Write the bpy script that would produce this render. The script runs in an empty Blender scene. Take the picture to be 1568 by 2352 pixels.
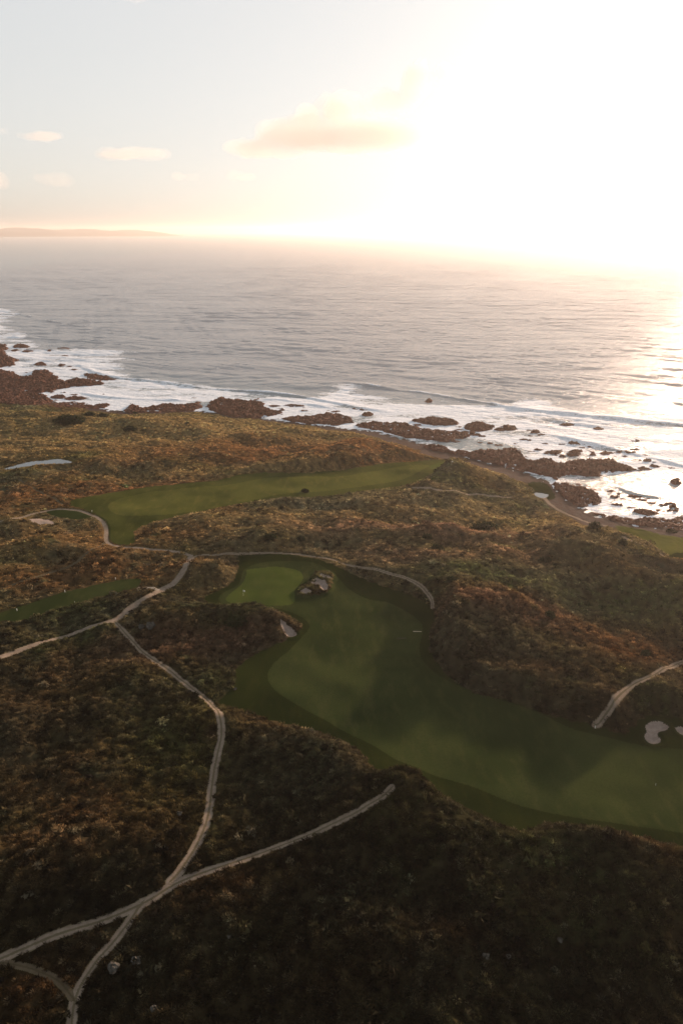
import bpy, math, random
import numpy as np
from mathutils import Vector
C = bpy.context; D = bpy.data
R = math.radians
rnd = random.Random(7); rng = np.random.default_rng(11)
sc = C.scene
# ------------------------------------------------------------------ camera
CAMZ = 140.0; PITCH = R(21.62); FPX = 1633.0          # photo measured on a 1568 x 2352 sheet
cam = D.objects.new('camera', D.cameras.new('camera')); sc.collection.objects.link(cam)
cam.location = (0, 0, CAMZ); cam.rotation_euler = (math.pi/2 - PITCH, 0, 0)
cam.data.sensor_fit = 'VERTICAL'; cam.data.sensor_height = 36; cam.data.lens = 25.0
cam.data.clip_start = 1; cam.data.clip_end = 200000
sc.camera = cam
# ------------------------------------------------------------------ sky, sun, exposure
SUN_AZ, SUN_EL = 35.5, 8.5
SUN_STR, SKY_STR, EXPOSURE = 3.2, 0.15, 1.86
HAZE = 0.58e-4
w = D.worlds.new('World'); sc.world = w; w.use_nodes = True
nt = w.node_tree; bg = nt.nodes['Background']
sky = nt.nodes.new('ShaderNodeTexSky'); sky.sky_type = 'NISHITA'; sky.sun_disc = False
sky.sun_elevation = R(SUN_EL); sky.sun_rotation = R(SUN_AZ); sky.air_density = 1.0; sky.dust_density = 2.2; sky.ozone_density = 1.2; sky.altitude = 0
hs = nt.nodes.new('ShaderNodeHueSaturation'); hs.inputs['Saturation'].default_value = .52
gm = nt.nodes.new('ShaderNodeGamma'); gm.inputs['Gamma'].default_value = .29
nt.links.new(sky.outputs[0], gm.inputs['Color']); nt.links.new(gm.outputs[0], hs.inputs['Color']); nt.links.new(hs.outputs[0], bg.inputs[0]); bg.inputs[1].default_value = SKY_STR
sl = D.lights.new('sun', 'SUN'); sl.energy = SUN_STR; sl.angle = R(3); sl.color = (1.0, 0.70, 0.50)
so = D.objects.new('sun', sl); sc.collection.objects.link(so)
sdir = Vector((math.sin(R(SUN_AZ))*math.cos(R(SUN_EL)), math.cos(R(SUN_AZ))*math.cos(R(SUN_EL)), math.sin(R(SUN_EL))))
so.rotation_euler = sdir.to_track_quat('Z', 'Y').to_euler(); so.location = (0, 0, 300)
sc.view_settings.view_transform = 'Standard'; sc.view_settings.look = 'None'
sc.view_settings.exposure = EXPOSURE; sc.view_settings.gamma = 1; sc.view_settings.use_curve_mapping = False
sc.render.engine = 'CYCLES'
cy = sc.cycles
cy.use_denoising = True; cy.max_bounces = 5; cy.diffuse_bounces = 2; cy.glossy_bounces = 2; cy.transmission_bounces = 2
cy.volume_bounces = 0; cy.transparent_max_bounces = 8; cy.use_adaptive_sampling = True; cy.adaptive_threshold = 0.008
cy.sample_clamp_indirect = 6

# ------------------------------------------------------------------ maths
def hsh(ix, iy, seed):
    n = (ix.astype(np.int64)*374761393 + iy.astype(np.int64)*668265263 + seed*1442695041) & 0x7fffffff
    n = (n ^ (n >> 13))*1274126177 & 0x7fffffff
    return (n ^ (n >> 16)) & 0xffff
def perlin(x, y, seed=0):
    ix = np.floor(x); iy = np.floor(y); fx = x-ix; fy = y-iy
    ix = ix.astype(np.int64); iy = iy.astype(np.int64)
    u = fx*fx*fx*(fx*(fx*6-15)+10); v = fy*fy*fy*(fy*(fy*6-15)+10)
    def g(dx, dy):
        a = hsh(ix+dx, iy+dy, seed)*(2*math.pi/65536)
        return np.cos(a)*(fx-dx)+np.sin(a)*(fy-dy)
    a = g(0, 0); b = g(1, 0); c = g(0, 1); d = g(1, 1)
    return ((a*(1-u)+b*u)*(1-v)+(c*(1-u)+d*u)*v)*1.5
def fbm(x, y, lam, octs=3, seed=0, gain=0.5):
    s = 0; a = 1; t = 0
    for k in range(octs):
        s = s+a*perlin(x/lam+17.3*k, y/lam-9.1*k, seed+k); t += a; a *= gain; lam *= 0.5
    return s/t*1.3
def ss(a, b, x):
    t = np.clip((x-a)/(b-a), 0, 1); return t*t*(3-2*t)
def smooth(pts, closed=True, n=3):
    P = np.array(pts, float); N = len(P); out = []
    for i in range(N if closed else N-1):
        p0 = P[(i-1) % N] if closed else P[max(i-1, 0)]; p1 = P[i]; p2 = P[(i+1) % N]
        p3 = P[(i+2) % N] if closed else P[min(i+2, N-1)]
        for k in range(n):
            t = k/n
            out.append(.5*((2*p1)+(p2-p0)*t+(2*p0-5*p1+4*p2-p3)*t*t+(3*p1-p0-3*p2+p3)*t**3))
    if not closed: out.append(P[-1])
    return np.array(out)
def seg_dist(x, y, P, closed):
    """distance to a polyline, param along it, and inside test"""
    best = np.full(x.shape, 1e18); par = np.zeros(x.shape); side = np.zeros(x.shape); ins = np.zeros(x.shape, bool)
    N = len(P)
    for i in range(N if closed else N-1):
        ax, ay = P[i][:2]; bx, by = P[(i+1) % N][:2]
        dx, dy = bx-ax, by-ay; L2 = dx*dx+dy*dy+1e-12
        t = np.clip(((x-ax)*dx+(y-ay)*dy)/L2, 0, 1)
        ex = x-ax-t*dx; ey = y-ay-t*dy; d = ex*ex+ey*ey
        m = d < best
        best = np.where(m, d, best); par = np.where(m, i+t, par)
        if not closed: side = np.where(m, dx*(y-ay)-dy*(x-ax), side)
        else:
            c = ((ay > y) != (by > y)) & (x < dx*(y-ay)/(dy if abs(dy) > 1e-12 else 1e-12)+ax)
            ins ^= c
    d = np.sqrt(best)
    if closed: return np.where(ins, d, -d)
    return d, par, side
FAR = 60.0
def sdp(x, y, P, far=FAR):
    """signed distance (inside > 0), exact only within `far` of the outline"""
    out = np.full(x.shape, -float(far))
    m = (x > P[:, 0].min()-far) & (x < P[:, 0].max()+far) & (y > P[:, 1].min()-far) & (y < P[:, 1].max()+far)
    if m.any(): out[m] = np.maximum(seg_dist(x[m], y[m], P, True), -far)
    return out
def pld(x, y, P, far=FAR):
    out = np.full(x.shape, float(far)); par = np.zeros(x.shape); side = np.zeros(x.shape)
    m = (x > P[:, 0].min()-far) & (x < P[:, 0].max()+far) & (y > P[:, 1].min()-far) & (y < P[:, 1].max()+far)
    if m.any():
        a, b, c = seg_dist(x[m], y[m], P, False); out[m] = np.minimum(a, far); par[m] = b; side[m] = np.sign(c)
    return out, par, side
SP, CP = math.sin(PITCH), math.cos(PITCH)
def ray(u, v):
    a = (np.asarray(u, float)-784)/FPX; b = (1176-np.asarray(v, float))/FPX
    return a, CP+b*SP, -SP+b*CP
def at_z(u, v, z):
    dx, dy, dz = ray(u, v); t = (z-CAMZ)/dz
    return dx*t, dy*t
def at_H(u, v, Hf, dz0=0.0, it=12):
    z = np.full(np.shape(u), 12.0)
    for k in range(it):
        x, y = at_z(u, v, z); z = .4*z+.6*(Hf(x, y)+dz0)
    return at_z(u, v, z)
def first_hit(u, v, Hf):
    u = np.asarray(u, float); v = np.asarray(v, float); dx, dy, dz = ray(u, v)
    h = np.sqrt(dx*dx+dy*dy); hit = np.full(u.shape, np.nan); prev = 60.0
    for r in np.exp(np.linspace(math.log(62), math.log(900), 420)):
        t = r/h; below = (CAMZ+dz*t) < Hf(dx*t, dy*t)
        m = below & np.isnan(hit); hit[m] = (r+prev)*.5; prev = r
    hit = np.where(np.isnan(hit), 600, hit)
    return dx/h*hit, dy/h*hit
def px(pts, z):
    P = np.array(pts, float); zz = z if np.isscalar(z) else np.array(z); x, y = at_z(P[:, 0], P[:, 1], zz); return np.stack([x, y], 1)

# ------------------------------------------------------------------ outlines measured on the photograph
SHORE = [(-900,700),(-500,800),(-200,880),(0,903),(100,918),(200,932),(300,946),(450,942),(560,955),(650,966),(800,984),(870,992),(980,1022),(1050,1042),(1130,1062),
         (1200,1082),(1270,1112),(1330,1160),(1395,1190),(1480,1203),(1568,1217),(1800,1262),(2100,1330),(2500,1420)]
shore_w = smooth(px(SHORE, 0.0), False, 2)
LAND = np.vstack([shore_w, [[900, -200], [-1400, -200], [-1700, 900]]])
class Raster:
    def __init__(s, x0, x1, y0, y1, g, f):
        s.x0, s.y0, s.g = x0, y0, g; gx = np.arange(x0, x1+g, g); gy = np.arange(y0, y1+g, g)
        A, B = np.meshgrid(gx, gy, indexing='ij'); s.a = f(A.ravel(), B.ravel()).reshape(A.shape)
    def __call__(s, x, y):
        n, m = s.a.shape; p = np.clip((x-s.x0)/s.g, 0, n-1.001); q = np.clip((y-s.y0)/s.g, 0, m-1.001)
        i = p.astype(int); j = q.astype(int); p = p-i; q = q-j; a = s.a
        return (a[i, j]*(1-p)+a[i+1, j]*p)*(1-q)+(a[i, j+1]*(1-p)+a[i+1, j+1]*p)*q
land_r = Raster(-1400, 1400, -100, 1500, 4.0, lambda x, y: sdp(x, y, LAND, 2000))
_sdp = sdp
def sdp(x, y, P, far=FAR):
    return land_r(x, y) if P is LAND else _sdp(x, y, P, far)
def base(x, y):
    s = sdp(x, y, LAND, 2000)
    z = np.where(s < 0, s*0.07, 0)
    z = z+2.2*ss(0, 30, s)+5.5*ss(24, 75, s)+6.3*ss(60, 190, s)+5*ss(170, 300, s)
    return z
def un(pts, sm=True, closed=True, n=3):
    P = np.array(pts, float); x, y = at_H(P[:, 0], P[:, 1], base); Q = np.stack([x, y], 1)
    return smooth(Q, closed, n) if sm else Q
M1 = un([(555,1275),(640,1271),(700,1278),(760,1295),(830,1330),(880,1345),(940,1365),(980,1388),(998,1410),(990,1450),(985,1480),(995,1512),(1030,1552),(1090,1592),(1160,1607),
  (1250,1637),(1330,1660),(1375,1674),(1430,1688),(1455,1668),(1490,1645),(1530,1648),(1600,1655),(1760,1690),(1950,1760),(1950,2000),(1700,1970),(1568,1948),(1400,1922),(1300,1893),(1250,1893),(1190,1908),
  (1100,1872),(1030,1835),(965,1795),(905,1795),(872,1788),(838,1738),(800,1705),(740,1683),(680,1664),(600,1645),(530,1625),(503,1612),(540,1578),(545,1534),(585,1503),(650,1478),(694,1443),(668,1420),
  (620,1403),(570,1393),(520,1393),(480,1384),(470,1370),(520,1345),(543,1320),(548,1290)])
F1 = un([(672,1490),(635,1520),(614,1550),(630,1585),(675,1615),(735,1645),(784,1676),(854,1708),(909,1743),(959,1760),(994,1778),(1084,1808),(1134,1828),(1209,1855),(1309,1877),(1434,1897),(1568,1916),
  (1750,1945),(1900,1960),(1900,1790),(1720,1750),(1568,1722),(1484,1716),(1384,1692),(1309,1672),(1234,1634),(1134,1602),(1059,1577),(1009,1552),(974,1522),(962,1490),(968,1434),(900,1385),(850,1375),(800,1352),(770,1320),
  (720,1292),(640,1288),(590,1292),(560,1310),(548,1340),(510,1362),(505,1380),(550,1395),(620,1398),(680,1412),(712,1440)])
G1 = un([(571,1308),(630,1301),(683,1308),(696,1324),(689,1341),(676,1358),(678,1377),(666,1391),(623,1394),(557,1391),(523,1381),(520,1371),(540,1354),(560,1334),(566,1318)])
M2 = un([(156,1157),(232,1135),(332,1118),(432,1108),(517,1098),(560,1090),(623,1087),(700,1090),(760,1082),(822,1074),(911,1061),(974,1057),(1037,1059),(1079,1068),(1054,1078),(1012,1085),(983,1093),(953,1104),(911,1117),
  (822,1128),(756,1137),(656,1143),(556,1155),(474,1172),(391,1192),(332,1205),(309,1221),(312,1240),(292,1252),(259,1246),(249,1228),(246,1205),(232,1188),(199,1172)])
F2 = un([(249,1160),(275,1145),(300,1138),(365,1126),(450,1118),(520,1112),(640,1098),(760,1095),(850,1082),(930,1070),(985,1068),(960,1085),(911,1102),(822,1118),(740,1128),(640,1137),(520,1161),(398,1183),(299,1186),(259,1178)])
G2 = un([(985,1072),(1010,1064),(1050,1064),(1074,1069),(1045,1077),(1005,1082)])
T1 = un([(108,1174),(149,1171),(195,1177),(214,1185),(186,1192),(143,1190),(115,1183)])
M3 = un([(-120,1450),(0,1409),(43,1396),(100,1374),(166,1354),(232,1338),(292,1328),(322,1330),(320,1342),(312,1351),(266,1361),(199,1376),(150,1392),(90,1412),(40,1428),(0,1428),(-100,1480)])
M4 = un([(1412,1207),(1462,1214),(1525,1229),(1568,1235),(1720,1262),(1720,1335),(1568,1290),(1518,1265),(1470,1245),(1430,1225)])
M5 = un([(1210,1109),(1243,1107),(1260,1118),(1275,1140),(1262,1148),(1235,1130),(1225,1124)])
T2 = un([(1392,1228),(1425,1222),(1448,1236),(1438,1248),(1405,1243)])
T3 = un([(1530,1278),(1565,1272),(1590,1290),(1560,1305),(1532,1298)])
POND1 = un([(10,1074),(30,1068),(66,1060),(110,1056),(139,1054),(166,1060),(143,1063),(100,1064),(60,1069),(20,1075)])
POND2 = un([(1225,1130),(1240,1130),(1249,1133),(1259,1136),(1253,1141),(1238,1140)])
BK = [un(p) for p in [
  [(715,1334),(728,1333),(738,1337),(746,1338),(750,1345),(754,1351),(750,1357),(744,1360),(737,1356),(733,1350),(720,1347),(714,1342),(724,1341)],
  [(690,1361),(700,1357),(714,1360),(714,1365),(700,1368),(692,1366)],
  [(735,1323),(748,1326),(763,1331),(748,1332),(738,1329)],
  [(643,1453),(657,1452),(678,1455),(679,1464),(668,1468),(655,1465)],
  [(1480,1671),(1490,1660),(1511,1657),(1530,1666),(1531,1676),(1511,1684),(1510,1692),(1516,1700),(1512,1707),(1498,1710),(1485,1705),(1478,1695),(1483,1684)],
  [(1548,1672),(1575,1670),(1600,1690),(1570,1690)]]]
SCAR = [un(p) for p in [[(66,1202),(78,1195),(100,1194),(123,1199),(120,1205),(90,1207)]]]
BMOUND = un([(682,1360),(698,1347),(713,1332),(719,1318),(733,1311),(750,1312),(765,1320),(766,1332),(761,1350),(750,1364),(725,1367),(694,1371)])
MOWN = [M1, M2, T1, M3, M4, M5, T2, T3, POND1, POND2]

RIDGES = [   # crest on the photograph, height (m), half width (m)
 ([(850,1845),(905,1812),(955,1800),(1060,1868),(1190,1925),(1250,1904),(1330,1904),(1400,1936),(1490,1950),(1568,1962),(1800,2000)], 4.6, 14),
 ([(1250,1912),(1330,1912)], 1.8, 8),
 ([(545,1640),(620,1658),(740,1686),(825,1735),(868,1790)], 4.6, 12),
 ([(380,1400),(480,1392),(560,1400),(640,1414),(680,1440)], 4.5, 11),
 ([(455,1295),(520,1300)], 4.5, 9),
 ([(1012,1430),(1020,1480),(1070,1530),(1180,1570),(1300,1610)], 5.5, 13),
 ([(1070,1400),(1180,1440),(1300,1500),(1420,1560)], 4.5, 20),
 ([(1130,1320),(1200,1272),(1350,1216),(1450,1256),(1568,1312),(1700,1350)], 9.5, 30),
 ([(1000,1104),(1060,1080),(1105,1072),(1160,1090),(1218,1124)], 5.0, 17),
 ([(560,1092),(700,1056),(800,1022),(880,1010),(950,1036),(1000,1056)], 6.5, 20),
 ([(560,1240),(660,1212),(780,1206),(900,1214),(1030,1222)], 3.5, 10),
 ([(40,1050),(120,1042),(210,1044),(235,1060)], 3.2, 8),
 ([(-60,960),(80,948),(200,950),(330,962)], 3.0, 16),
 ([(380,930),(470,926),(540,934)], 3.0, 12),
 ([(1460,1630),(1530,1622),(1620,1640)], 2.5, 7),
 ([(560,1000),(700,985),(840,990)], 3.0, 14),
 ([(20,1640),(150,1590),(280,1560)], 2.5, 16),
 ([(0,1980),(200,1940),(330,1900)], 2.5, 14),
 ([(600,2080),(800,2010),(950,1960)], 3.0, 14),
 ([(900,2200),(1150,2120),(1400,2080)], 2.8, 14),
 ([(0,1250),(120,1240),(200,1262)], 2.0, 10),
]
ridge_w = []
for pts, amp, wd in RIDGES:
    P = np.array(pts, float); x, y = at_H(P[:, 0], P[:, 1], base, amp)
    ridge_w.append((smooth(np.stack([x, y], 1), False, 2), amp, wd))
def relief(x, y):
    r = np.zeros(x.shape); vv = 1+.45*fbm(x, y, 24, 2, 15)
    for Pw, amp, wd in ridge_w:
        d, par, side = pld(x, y, Pw, wd*3.2)
        a = amp*vv
        r = np.maximum(r, 0)+a*np.exp(-(d/wd)**2)*np.where(d < wd*3.2, 1, 0)
    return r
def H(x, y, fine=True, parts=False):
    shp = x.shape; s = sdp(x, y, LAND, 2000); b = base(x, y)
    inland = ss(12, 50, s)
    sm = np.full(shp, -float(FAR))
    for P in MOWN: sm = np.maximum(sm, sdp(x, y, P, 30))
    rf = 1-ss(-8.5, 0.5, sm)
    n1 = fbm(x, y, 55, 2, 3); n2 = fbm(x, y, 19, 2, 9)
    z = b+inland*(rf*(relief(x, y)+(3.3*n1+1.9*n2)*(.4+.6*ss(125, 200, np.hypot(x, y))))+(1-rf)*(1.0*n1+0.5*n2))
    if fine:
        soft = 1-.72*ss(190, 340, np.hypot(x, y)); pth = np.full(shp, 1.0); cut = np.zeros(shp)
        for nm_, P, wd, tr, lb in paths_w:
            d, _, _ = pld(x, y, P, 6); pth = np.minimum(pth, ss(wd*.5, wd*.5+1.3, d)); cut = np.maximum(cut, 1-ss(wd*.5, wd*.5+.9, d))
        z = z+inland*rf*soft*pth*(0.45*fbm(x, y, 7, 2, 21)+0.42*fbm(x, y, 2.6, 2, 25))-.28*cut*inland
        z = z+(1-inland)*ss(-4, 6, s)*0.35*fbm(x, y, 4, 3, 31)
        z = z+np.where(rf < 1, 0, 0)
        bm = sdp(x, y, BMOUND, 10); z = z+1.1*ss(-1.5, 2.0, bm)
        for P in BK:
            d = sdp(x, y, P, 10); z = z-.95*ss(-.3, 1.6, d)+0.3*np.exp(-((d+1.2)/0.9)**2)
        for P in (POND1, POND2):
            d = sdp(x, y, P, 10); lv = float(base(P[:, 0].mean()[None], P[:, 1].mean()[None])[0])-0.5
            z = z*(1-ss(-2.5, 0, d))+lv*ss(-2.5, 0, d)
    return (z, s, sm, rf) if parts else z
paths_w = []
Hc = Raster(-560, 560, 30, 900, 1.5, lambda x, y: H(x, y, False))

PATHS = [  # centre line, width m, two-track?, label
 ('PA', [(-120,2255),(0,2198),(100,2158),(200,2122),(320,2076),(350,2060),(400,2028),(450,2008),(550,1973),(650,1938),(784,1880),(840,1850),(875,1827),(900,1806)], 1.9, 1, 'pale sandy two track path crossing the dark foreground heath up to the fairway edge'),
 ('PB', [(392,2024),(425,1983),(460,1923),(478,1873),(485,1823),(488,1785),(500,1725),(510,1685),(504,1640),(485,1612),(440,1580),(400,1545),(360,1520),(325,1490),(295,1460),(272,1434),(262,1424)], 2.0, 1, 'long winding sandy track from the lower fork up to the upper three way junction'),
 ('PC', [(268,1422),(200,1442),(125,1465),(50,1490),(0,1510),(-80,1545)], 2.2, 0, 'sandy track running left from the upper junction to the photo edge'),
 ('PD', [(262,1426),(285,1407),(320,1382),(360,1360),(385,1345),(408,1328),(428,1301),(438,1278)], 3.0, 0, 'broad pale track climbing between the upper junction and the fork above the green'),
 ('PE', [(440,1277),(415,1268),(365,1261),(299,1256),(262,1252),(243,1243),(246,1221),(240,1202),(226,1188),(186,1172),(149,1168),(106,1172),(50,1185),(0,1198),(-80,1215)], 1.8, 0, 'thin track curling left past the small tee below the far fairway'),
 ('PF', [(438,1278),(470,1273),(523,1271),(590,1267),(656,1270),(706,1274),(756,1281),(806,1298),(855,1309),(911,1318),(945,1330),(974,1351),(991,1372),(993,1395)], 1.25, 1, 'narrow track curving over the top of the near green and its right side'),
 ('PG', [(239,1247),(199,1275),(149,1301),(100,1318),(33,1341),(-60,1365)], 1.1, 2, 'faint grassy track running down left from the small tee'),
 ('PH', [(1366,1666),(1380,1652),(1398,1630),(1412,1606),(1430,1587),(1456,1568),(1490,1554),(1531,1532),(1562,1518),(1640,1490)], 1.9, 1, 'short two track path leaving the fairway at the right edge of the photo'),
 ('PI', [(949,1117),(995,1126),(1079,1131),(1129,1139),(1183,1140)], 1.8, 0, 'pale track crossing the back of the round grassy mound'),
 ('PJ', [(1250,1142),(1262,1160),(1301,1180),(1347,1200),(1390,1208)], 2.3, 0, 'pale track running from the small white pond along the beach top'),
 ('PK', [(328,2072),(312,2093),(280,2138),(240,2183),(205,2228),(178,2273),(167,2323),(163,2370),(160,2480)], 1.8, 1, 'two track path dropping from the lower fork to the bottom of the photo'),
 ('PL', [(1432,1232),(1476,1252),(1520,1272)], 2.0, 0, 'short pale track beside the coastal fairway at the right'),
 ('PM', [(43,1099),(70,1116),(100,1132),(146,1157)], 1.0, 2, 'narrow worn gully path dropping to the far fairway tip'),
 ('PN', [(175,2300),(150,2265),(125,2243),(60,2215),(0,2206)], 1.3, 2, 'faint worn spur joining the two lower paths at bottom left'),
]
paths_w = []
for nm, pts, wd, tr, lab in PATHS:
    P = smooth(pts, False, 3); x, y = first_hit(P[:, 0], P[:, 1], Hc)
    Q = np.stack([x, y], 1)
    for k in range(2): Q[1:-1] = .25*Q[:-2]+.5*Q[1:-1]+.25*Q[2:]
    paths_w.append((nm, Q, wd, tr, lab))

# ------------------------------------------------------------------ mesh + material helpers
def tag(o, label=None, cat=None, group=None, kind=None):
    if label: o['label'] = label
    if cat: o['category'] = cat
    if group: o['group'] = group
    if kind: o['kind'] = kind
    return o
def mesh_np(name, V, F, mat, smooth_sh=True, attrs=None, col=None):
    """F is an (n,3) or (n,4) int array"""
    me = D.meshes.new(name); V = np.asarray(V, np.float32); F = np.asarray(F, np.int32); k = F.shape[1]
    me.vertices.add(len(V)); me.vertices.foreach_set('co', V.ravel())
    me.loops.add(F.size); me.loops.foreach_set('vertex_index', F.ravel())
    me.polygons.add(len(F)); me.polygons.foreach_set('loop_start', np.arange(len(F), dtype=np.int32)*k)
    try: me.polygons.foreach_set('loop_total', np.full(len(F), k, np.int32))
    except Exception: pass
    me.polygons.foreach_set('use_smooth', np.full(len(F), smooth_sh))
    for nm, a in (attrs or {}).items():
        at = me.attributes.new(nm, 'FLOAT', 'POINT'); at.data.foreach_set('value', np.asarray(a, np.float32))
    if col is not None:
        at = me.attributes.new('tint', 'FLOAT_COLOR', 'POINT'); c4 = np.ones((len(V), 4), np.float32); c4[:, :3] = col
        at.data.foreach_set('color', c4.ravel())
    me.update(calc_edges=True)
    if mat: me.materials.append(mat)
    o = D.objects.new(name, me); sc.collection.objects.link(o); return o
def sub_mesh(name, V, F, mask, mat, attrs=None, col=None, smooth_sh=True):
    f = F[mask]; ids, inv = np.unique(f, return_inverse=True)
    return mesh_np(name, V[ids], inv.reshape(f.shape), mat, smooth_sh, {k: a[ids] for k, a in (attrs or {}).items()}, None if col is None else col[ids])
class NB:
    def __init__(s, name, rough=0.9, spec=0.2):
        s.m = D.materials.new(name); s.m.use_nodes = True; s.t = s.m.node_tree; s.p = s.t.nodes['Principled BSDF']; s.out = s.t.nodes['Material Output']
        s.p.inputs['Roughness'].default_value = rough; s.p.inputs['Specular IOR Level'].default_value = spec
        s.geo = s.t.nodes.new('ShaderNodeNewGeometry')
    def n(s, typ, **kw):
        nd = s.t.nodes.new(typ)
        for k, v in kw.items():
            if k in nd.inputs: s.set(nd.inputs[k], v)
            else: setattr(nd, k, v)
        return nd
    def set(s, inp, v):
        if hasattr(v, 'is_linked') or hasattr(v, 'links'): s.t.links.new(v, inp)
        else: inp.default_value = v
    def noise(s, scale, det=3, rough=.55, stretch=None):
        nd = s.n('ShaderNodeTexNoise'); nd.inputs['Scale'].default_value = scale; nd.inputs['Detail'].default_value = det; nd.inputs['Roughness'].default_value = rough
        if stretch:
            mp = s.n('ShaderNodeMapping'); mp.inputs['Rotation'].default_value = (0, 0, stretch[1]); mp.inputs['Scale'].default_value = stretch[0]
            s.t.links.new(s.geo.outputs['Position'], mp.inputs['Vector']); s.t.links.new(mp.outputs[0], nd.inputs['Vector'])
        else: s.t.links.new(s.geo.outputs['Position'], nd.inputs['Vector'])
        return nd.outputs['Fac']
    def attr(s, name): a = s.n('ShaderNodeAttribute'); a.attribute_name = name; return a
    def math(s, op, a, b=0.0, c=0.0):
        nd = s.n('ShaderNodeMath'); nd.operation = op
        for i, v in enumerate((a, b, c)): s.set(nd.inputs[i], v)
        return nd.outputs[0]
    def ramp(s, f, lo, hi):
        nd = s.n('ShaderNodeMapRange'); nd.interpolation_type = 'SMOOTHSTEP'; s.set(nd.inputs['Value'], f); nd.inputs['From Min'].default_value = lo; nd.inputs['From Max'].default_value = hi
        return nd.outputs[0]
    def mix(s, f, a, b):
        nd = s.n('ShaderNodeMix'); nd.data_type = 'RGBA'; s.set(nd.inputs[0], f)
        for i, v in ((6, a), (7, b)): s.set(nd.inputs[i], (*v, 1) if isinstance(v, tuple) and len(v) == 3 else v)
        return nd.outputs[2]
    def bump(s, h, strength=.5, dist=.1):
        nd = s.n('ShaderNodeBump'); nd.inputs['Strength'].default_value = strength; nd.inputs['Distance'].default_value = dist; s.t.links.new(h, nd.inputs['Height'])
        s.t.links.new(nd.outputs[0], s.p.inputs['Normal']); return nd.outputs[0]
    def color(s, c): s.set(s.p.inputs['Base Color'], (*c, 1) if isinstance(c, tuple) else c)

# rough ground under the tussocks
b = NB('heath_ground', 1, 0); a = b.attr('tint'); f = b.noise(1.3, 4)
b.color(b.mix(b.ramp(f, .3, .75), b.mix(.45, a.outputs['Color'], (.02, .016, .008)), a.outputs['Color'])); b.bump(b.noise(1.6, 5, .65), .8, .5); M_GROUND = b.m
def grass_mat(name, c1, c2, c3, bs=.25):
    b = NB(name, 1, 0); big = b.noise(.035, 3); mid = b.noise(.3, 4, .6, ((1, .35, 1), .5)); fine = b.noise(2.2, 4, .7)
    c = b.mix(b.ramp(big, .38, .64), c1, c2); c = b.mix(b.math('MULTIPLY', b.ramp(mid, .45, .75), .55), c, c3)
    c = b.mix(b.math('MULTIPLY', b.ramp(fine, .35, .8), .45), c, tuple(.55*x for x in c1)); b.color(c); b.bump(fine, bs, .18); return b.m
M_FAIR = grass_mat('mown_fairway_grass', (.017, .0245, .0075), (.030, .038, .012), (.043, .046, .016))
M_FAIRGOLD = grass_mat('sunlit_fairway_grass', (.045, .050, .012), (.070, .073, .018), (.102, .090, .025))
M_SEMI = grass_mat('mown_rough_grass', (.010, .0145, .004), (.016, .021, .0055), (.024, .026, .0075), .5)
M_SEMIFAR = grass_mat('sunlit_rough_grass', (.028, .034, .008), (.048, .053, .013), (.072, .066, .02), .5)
M_GREEN = grass_mat('putting_green_grass', (.036, .050, .011), (.048, .062, .014), (.060, .064, .018), .1)
b = NB('path_sand', 1, 0); a = b.attr('lat'); tr = b.attr('track')
n = b.noise(.8, 4, .65); n2 = b.noise(4, 3)
c = b.mix(b.ramp(n, .3, .7), (.13, .10, .076), (.195, .155, .12)); c = b.mix(b.math('MULTIPLY', b.ramp(n2, .4, .8), .5), c, (.20, .16, .12))
lat = b.math('ADD', b.math('ABSOLUTE', a.outputs['Fac']), b.math('MULTIPLY', b.math('SUBTRACT', n2, .5), .5))
gr = b.math('MULTIPLY', b.math('MINIMUM', tr.outputs['Fac'], 1.0), b.math('SUBTRACT', 1.0, b.ramp(lat, .12, .36)))
edge = b.ramp(b.math('ADD', lat, b.math('MULTIPLY', b.math('SUBTRACT', n, .5), .5)), .8, 1.08)
c = b.mix(b.math('MULTIPLY', gr, .85), c, (.075, .062, .035))
c = b.mix(b.math('MULTIPLY', b.ramp(tr.outputs['Fac'], 1.2, 1.8), .72), c, (.05, .038, .02)); c = b.mix(b.math('MULTIPLY', edge, .8), c, (.09, .075, .04)); b.color(c); b.bump(n, .5, .15); M_PATH = b.m
b = NB('bunker_sand', 1, 0); n = b.noise(.9, 4); b.color(b.mix(b.ramp(n, .3, .7), (.17, .135, .115), (.23, .185, .155))); b.bump(b.noise(3, 3), .4, .1); M_SAND = b.m
b = NB('beach_pebbles', 1, .03); n = b.noise(.25, 4, .6); n2 = b.noise(2.5, 3)
b.color(b.mix(b.ramp(n, .35, .65), b.mix(b.ramp(n2, .4, .6), (.055, .042, .038), (.035, .026, .022)), (.04, .022, .016))); b.bump(n2, .9, .4); M_BEACH = b.m
b = NB('reef_rock', .9, .1); n = b.noise(.3, 5, .65); n2 = b.noise(1.8, 4, .7)
c = b.mix(b.ramp(n, .35, .65), (.06, .027, .017), (.13, .056, .034)); c = b.mix(b.math('MULTIPLY', b.ramp(n2, .5, .75), .6), c, (.04, .024, .018)); b.color(c); b.bump(n2, 1.0, .5); M_ROCK = b.m
b = NB('pale_boulder', .95, .05); n = b.noise(1.4, 5); b.color(b.mix(b.ramp(n, .35, .65), (.075, .07, .06), (.035, .032, .027))); b.bump(n, .8, .3); M_STONE = b.m
b = NB('still_pond_water', .03, .5); b.color((.02, .03, .035)); b.p.inputs['IOR'].default_value = 1.9; b.bump(b.noise(2, 2), .05, .02); M_POND = b.m
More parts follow.
